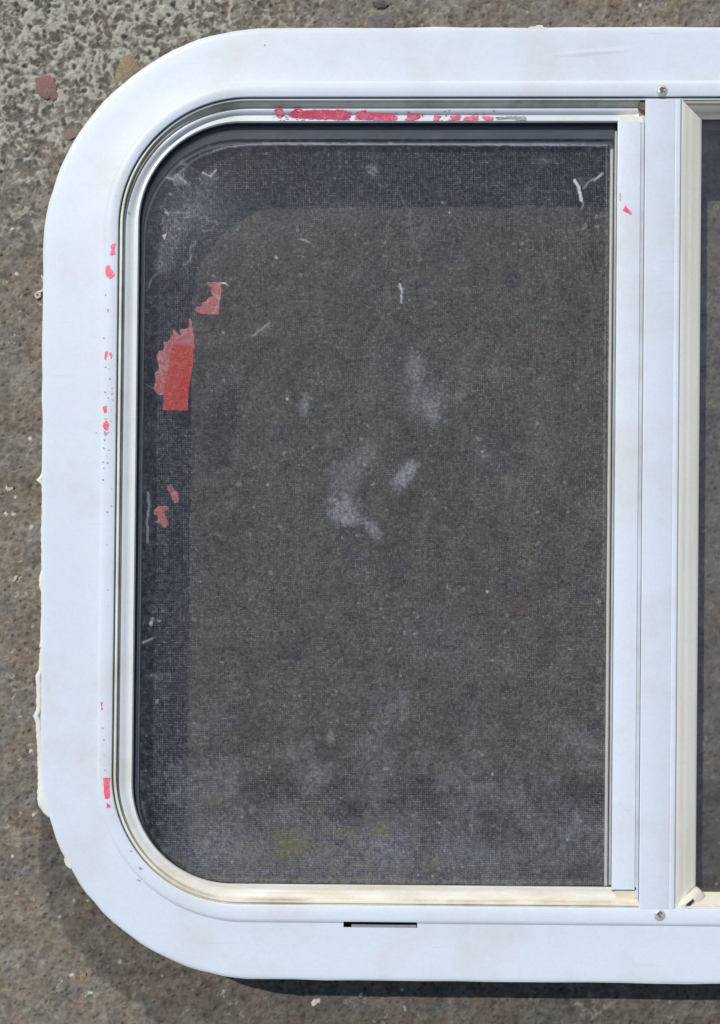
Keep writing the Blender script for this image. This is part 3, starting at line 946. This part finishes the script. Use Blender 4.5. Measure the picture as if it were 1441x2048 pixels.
STONES = [(88, 172, 20, 19, 'red'), (250, 133, 25, 36, 'tan'), (145, 268, 26, 10, 'rose'), (65, 520, 0, 0, None)]
def ground():
    xs = axis(-.252, .252, .0007, 2.5); ys = axis(-.352, .352, .0007, 2.5)
    X, Y = np.meshgrid(xs, ys)
    q = (D + H) / D
    u = X / S / q + U0; v = -Y / S / q + V0
    px, py = X / S, Y / S
    big = fbm(px, py, 1 / 260., 3, 1)
    mid = fbm(px, py, 1 / 70., 3, 2)
    sm = fbm(px, py, 1 / 24., 3, 3, .6)
    wx = px + 9 * fbm(px, py, 1 / 34., 2, 8); wy = py + 9 * fbm(px, py, 1 / 34., 2, 9)
    fine = fbm(px + 5 * sm, py - 5 * sm, 1 / 11., 3, 4, .62)
    f1, f2, cid = worley(wx / 15., wy / 15., 5)
    f1b, f2b, cidb = worley(wx / 33. + 4, wy / 33., 6)
    # lichen crust: pale meandering ridges with pits, thickest in the upper left
    lx = px + 7 * fbm(px, py, 1 / 30., 2, 18); ly = py + 7 * fbm(px, py, 1 / 30., 2, 19)
    ridge = np.clip(1 - np.abs(fbm(lx, ly, 1 / 26., 2, 12, .4)) * 4.2, 0, 1)
    ridge2 = np.clip(1 - np.abs(fbm(lx, ly, 1 / 15., 2, 14, .4)) * 4.0, 0, 1)
    pat = smooth(-.12, .22, fbm(lx, ly, 1 / 34., 3, 15, .55))
    g1, g2, gid = worley(lx / 23., ly / 23., 16)
    hole = smooth(.32, .16, g1) * (gid > .35)
    crust = np.clip(.48 * pat + .50 * ridge + .45 * ridge2, 0, 1) * (1 - .85 * hole)
    area = smooth(620, 180, u * .62 + v * .95 + 150 * mid) * .95 + .35 * smooth(.0, .45, big + .4 * mid)
    area = np.maximum(area, .65 * np.exp(-((u - 1180) ** 2 / 70 ** 2 + (v - 2020) ** 2 / 50 ** 2)))
    area = np.maximum(area, .7 * np.exp(-((u - 40) ** 2 / 60 ** 2 + (v - 440) ** 2 / 80 ** 2)))
    area = np.clip(area * smooth(-.45, .25, sm + .25 * mid + .25 * area), 0, 1)
    L = crust * area
    h = 2.6 * big + 4.0 * mid + 4.2 * sm + 2.2 * fine - 2.4 * smooth(.22, .06, f1) * (1 - area * .4) + L * 2.6
    pits = smooth(.30, .12, f1) * (cid > .58)
    h -= 2.4 * pits
    # fine cracks wandering through the mortar
    ck = np.abs(fbm(px + 20 * mid, py, 1 / 60., 3, 44, .6))
    crack = smooth(.012, .002, ck) * smooth(.02, .25, fbm(px, py, 1 / 110., 2, 45))
    h -= 2.2 * crack
    # colour of the material itself
    stp = smooth(-.05, .3, fbm(px, py, 1 / 48., 3, 91))
    def c(*k): return np.array(k)[None, None, :]
    base = c(.180, .150, .115) * np.ones(X.shape + (1,))
    def blend(a, col, m): return a + (col - a) * np.clip(m, 0, 1)[..., None]
    base = blend(base, c(.130, .112, .092), smooth(-.05, .4, big) * .6)
    base = blend(base, c(.175, .165, .128), smooth(.0, .4, fbm(px, py, 1 / 90., 3, 61)) * .7)
    base = blend(base, c(.175, .122, .092), smooth(.1, .45, fbm(px, py, 1 / 60., 3, 62)) * .65)
    base = blend(base, c(.150, .145, .145), smooth(.1, .45, fbm(px, py, 1 / 75., 3, 63)) * .6)
    base = blend(base, c(.125, .120, .075), smooth(.28, .5, fbm(px, py, 1 / 45., 3, 64)) * .5)
    base = blend(base, c(.215, .205, .168), area * .75 * smooth(-.35, .15, sm + .5 * mid))
    base = blend(base, c(.150, .146, .132), smooth(.0, .3, fbm(px, py, 1 / 120., 4, 93)) * .6)
    base = blend(base, c(.215, .198, .165), smooth(.02, .3, fbm(px, py, 1 / 85., 4, 95)) * .5)
    base = blend(base, c(.110, .098, .085), smooth(.12, .4, fbm(px, py, 1 / 50., 4, 97)) * .5)
    base = base * (1 + (.62 - .42 * stp) * fine + .40 * sm + .22 * mid)[..., None]
    grit = (f1 < .18 + .16 * cidb) & (cid > .74)
    h += 2.0 * grit * smooth(.34, .1, f1)
    gcol = np.where((cidb > .5)[..., None], c(.36, .33, .27), c(.24, .17, .12))
    base = np.where(grit[..., None], gcol * (1 + .5 * fine)[..., None], base)
    base = blend(base, c(.07, .058, .048), pits * .55 + crack * .6)
    lc = c(.37, .36, .30) * (1 + .5 * fine)[..., None]
    base = blend(base, lc, smooth(.26, .66, L) * .85)
    base = base * (1 - .35 * area * smooth(.40, .08, crust) - .25 * area * hole)[..., None]
    spk = smooth(.16, .08, f1b) * (cidb > .86)
    base = blend(base, c(.52, .50, .42), spk)
    h += 1.4 * spk
    # second, fainter shadow of the window, painted into the ground colour
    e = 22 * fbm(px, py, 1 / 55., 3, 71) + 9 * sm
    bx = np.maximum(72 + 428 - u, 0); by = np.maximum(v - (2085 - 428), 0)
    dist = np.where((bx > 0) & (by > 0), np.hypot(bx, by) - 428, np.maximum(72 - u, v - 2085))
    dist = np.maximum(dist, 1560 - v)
    painted_shadow = smooth(9, -9, dist + e)
    base = base * (1 - .40 * painted_shadow)[..., None]
    # algae tint seen through the lower left of the glass
    al = smooth(1540, 1620, v) * smooth(1790, 1700, v) * smooth(350, 430, u) * smooth(860, 740, u) * smooth(.1, .4, fbm(px, py, 1 / 40., 3, 81))
    base = blend(base, c(.17, .16, .07), al * .6)
    base = np.clip(base * 1.17, .02, .75)
    # fade relief outside the dense part
    edge = np.maximum(np.abs(X) - .25, np.abs(Y) - .35)
    h = h * smooth(.05, 0, edge)
    hm = h * S * .74 - .0038
    ny, nx = X.shape
    V = np.stack([X, Y, hm], -1).reshape(-1, 3)
    idx = np.arange(nx * ny).reshape(ny, nx)
    q4 = np.stack([idx[:-1, :-1], idx[:-1, 1:], idx[1:, 1:], idx[1:, :-1]], -1).reshape(-1, 4)
    me = bpy.data.meshes.new('ground')
    me.vertices.add(len(V)); me.vertices.foreach_set('co', V.ravel().astype(np.float32))
    me.loops.add(q4.size); me.loops.foreach_set('vertex_index', q4.ravel().astype(np.int32))
    me.polygons.add(len(q4)); me.polygons.foreach_set('loop_start', np.arange(0, q4.size, 4, dtype=np.int32))
    me.update(calc_edges=True)
    me.polygons.foreach_set('use_smooth', np.ones(len(q4), bool))
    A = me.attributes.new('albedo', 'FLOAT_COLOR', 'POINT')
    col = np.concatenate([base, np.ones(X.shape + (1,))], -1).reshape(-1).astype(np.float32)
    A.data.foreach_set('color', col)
    m, nt, b = new_mat('rough_concrete')
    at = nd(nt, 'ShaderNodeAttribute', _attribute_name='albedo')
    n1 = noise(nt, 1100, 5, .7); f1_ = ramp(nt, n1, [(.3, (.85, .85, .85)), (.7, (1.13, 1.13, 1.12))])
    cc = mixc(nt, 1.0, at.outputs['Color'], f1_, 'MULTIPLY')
    n2 = noise(nt, 260, 6, .7, None, 1.5)
    f2_ = ramp(nt, n2, [(.70, (0, 0, 0)), (.78, (.3, .3, .3))])
    cc = mixc(nt, f2_, cc, (.30, .285, .24))
    nt.links.new(cc, b.inputs['Base Color'])
    b.inputs['Roughness'].default_value = .92
    b.inputs['Specular IOR Level'].default_value = .25
    bump(nt, b, noise(nt, 620, 5, .68, None, .4), .8, .0008)
    me.materials.append(m)
    o = bpy.data.objects.new('ground', me); C.objects.link(o)
    o['kind'] = 'structure'
    def height(uu, vv):
        x = (uu - U0) * q * S; y = -(vv - V0) * q * S
        i = int(np.argmin(np.abs(ys - y))); j = int(np.argmin(np.abs(xs - x)))
        return float(hm[i, j])
    return o, height
gnd, gheight = ground()

def GW(u, v, z):
    q = (D + H) / D * S
    return ((u - U0) * q, -(v - V0) * q, z)

def stone_mat(name, c1, c2):
    m, nt, b = new_mat(name)
    n = noise(nt, 120, 5, .7, None, 1.0)
    f = ramp(nt, n, [(.38, (0, 0, 0)), (.62, (1, 1, 1))])
    c = mixc(nt, f, c1, c2)
    n2 = noise(nt, 900, 4, .7); c = mixc(nt, 1.0, c, ramp(nt, n2, [(.3, (.7, .7, .7)), (.7, (1.25, 1.25, 1.25))]), 'MULTIPLY')
    nt.links.new(c, b.inputs['Base Color']); b.inputs['Roughness'].default_value = .8
    bump(nt, b, n2, .8, .0005)
    return m
SM = {'red': stone_mat('red_stone', (.27, .125, .10), (.17, .125, .105)), 'tan': stone_mat('tan_stone', (.33, .25, .15), (.19, .15, .105)),
      'rose': stone_mat('rosy_stone', (.25, .165, .125), (.2, .15, .12)), 'pale': stone_mat('pale_stone', (.62, .60, .52), (.45, .42, .35)),
      'amber': stone_mat('amber_stone', (.30, .23, .12), (.22, .16, .10))}

def stone(name, pts, hgt, mat, parent=None, seed=0, sink=1.0, **props):
    """irregular stone from its outline: stacked shrinking rings, faceted top"""
    r = random.Random(seed)
    cx = sum(p[0] for p in pts) / len(pts); cy = sum(p[1] for p in pts) / len(pts)
    P = []
    n0 = len(pts)
    for i in range(n0):
        a, b = pts[i], pts[(i + 1) % n0]
        for f in (0, .34, .67):
            P.append((a[0] + (b[0] - a[0]) * f + r.uniform(-1.3, 1.3), a[1] + (b[1] - a[1]) * f + r.uniform(-1.3, 1.3)))
    z0 = gheight(cx, cy)
    n = len(P); V = []; F = []
    rings = [(1.0, -hgt * sink - 2), (1.0, .1 * hgt), (.93, .55 * hgt), (.72, .85 * hgt), (.4, hgt)]
    for sc_, hh in rings:
        for (x, y) in P:
            V.append(GW(cx + (x - cx) * sc_ + r.uniform(-.6, .6), cy + (y - cy) * sc_ + r.uniform(-.6, .6), z0 + (hh + r.uniform(-.12, .12) * hgt) * S))
    V.append(GW(cx, cy, z0 + hgt * S * .95))
    for i in range(len(rings) - 1):
        for j in range(n):
            k = (j + 1) % n; F.append((i * n + j, i * n + k, (i + 1) * n + k, (i + 1) * n + j))
    t = (len(rings) - 1) * n
    for j in range(n): F.append((t + j, t + (j + 1) % n, len(V) - 1))
    F.append(tuple(range(n)))
    return mesh_obj(name, V, F, mat, parent, **props)

stone('stone', [(67, 152), (80, 148), (96, 147), (106, 152), (112, 172), (113, 192), (103, 200), (97, 191), (90, 195), (78, 187), (68, 184), (69, 172)], 2.2, SM['red'], gnd, 1,
      label='reddish brown stone set in the concrete left of the frame corner')
stone('stone', [(243, 108), (252, 101), (264, 106), (274, 122), (280, 134), (268, 146), (240, 166), (224, 172), (226, 152), (232, 128)], 3.5, SM['tan'], gnd, 2,
      label='tan stone set in the concrete touching the upper left corner of the frame')
stone('stone', [(120, 262), (140, 252), (160, 252), (168, 262), (150, 272), (128, 276)], 2.2, SM['rose'], gnd, 3)
stone('stone', [(139, 1958), (146, 1955), (151, 1959), (151, 1967), (144, 1971), (138, 1965)], 4, SM['amber'], gnd, 4)
stone('stone', [(158, 1954), (165, 1950), (171, 1956), (170, 1964), (162, 1968), (157, 1962)], 3, SM['amber'], gnd, 5)
stone('stone', [(746, -4), (770, -6), (778, 4), (772, 12), (756, 13), (747, 6)], 5, stone_mat('grey_stone', (.06, .06, .062), (.11, .105, .10)), gnd, 6)
stone('stone', [(735, 30), (752, 24), (772, 25), (786, 34), (790, 50), (760, 60), (738, 56)], 2.5, stone_mat('slate_stone', (.10, .095, .10), (.16, .15, .145)), gnd, 7)
stone('pebble', [(622, 2010), (630, 2004), (636, 2003), (640, 2002), (643, 2006), (641, 2010), (634, 2012), (629, 2017), (623, 2016)], 4.5, SM['pale'], None, 8, 0,
      label='small pale bean-shaped stone chip lying just below the bottom edge of the frame', category='pebble')
stone('pebble', [(719, 1993), (724, 1992), (727, 1996), (723, 1999), (719, 1997)], 3, SM['pale'], None, 9, 0,
      label='tiny white grain of grit at the edge of the dark shadow under the frame', category='pebble')
stone('pebble', [(5, 1026), (9, 1022), (13, 1028), (11, 1033), (6, 1032)], 3, SM['pale'], None, 10, 0,
      label='tiny white round grain on the concrete at the left edge of the photo', category='pebble')
stone('pebble', [(8, 970), (12, 974), (20, 976), (24, 973), (24, 979), (17, 982), (11, 983), (8, 977)], 3, SM['pale'], None, 11, 0,
      label='cream flake of grit on the concrete beside the sealant spike', category='pebble')
stone('pebble', [(24, 1158), (29, 1151), (33, 1153), (31, 1160), (26, 1164)], 2.5, SM['pale'], None, 12, 0,
      label='narrow pale chip on the concrete left of the frame, halfway down', category='pebble')
stone('pebble', [(60, 1632), (65, 1630), (67, 1635), (63, 1638)], 2.5, SM['pale'], None, 13, 0,
      label='pale grain below left of the rounded sealant lump', category='pebble')

# pale curled shaving by the left edge of the frame
def shaving():
    pts = [(80, 548), (84, 556), (86, 566), (85, 576), (79, 581), (72, 583), (68, 588), (72, 594), (78, 590), (76, 584)]
    V = []; F = []; seg = 8
    P = []
    for i in range(len(pts) - 1):
        for f in (0, .5): P.append((pts[i][0] + (pts[i + 1][0] - pts[i][0]) * f, pts[i][1] + (pts[i + 1][1] - pts[i][1]) * f))
    P.append(pts[-1])
    zb = max(gheight(*p) for p in P)
    for i, (x, y) in enumerate(P):
        a = P[max(0, i - 1)]; b = P[min(len(P) - 1, i + 1)]
        tx, ty = b[0] - a[0], b[1] - a[1]; L = math.hypot(tx, ty) or 1; nx_, ny_ = -ty / L, tx / L
        w = 3.0 * (.5 + .5 * min(1, i / 4)) 
        for k in range(seg):
            an = 2 * math.pi * k / seg
            V.append(GW(x + nx_ * w * math.cos(an), y + ny_ * w * math.cos(an), zb + (w * .6 * math.sin(an) + .6) * S))
    for i in range(len(P) - 1):
        for k in range(seg):
            m = (k + 1) % seg; F.append((i * seg + k, i * seg + m, (i + 1) * seg + m, (i + 1) * seg + k))
    F.append(tuple(range(seg))); F.append(tuple((len(P) - 1) * seg + k for k in range(seg)))
    mesh_obj('wood_shaving', V, F, SM['pale'], None, True,
             label='thin pale curled shaving lying on the concrete by the left edge of the frame', category='shaving')
shaving()
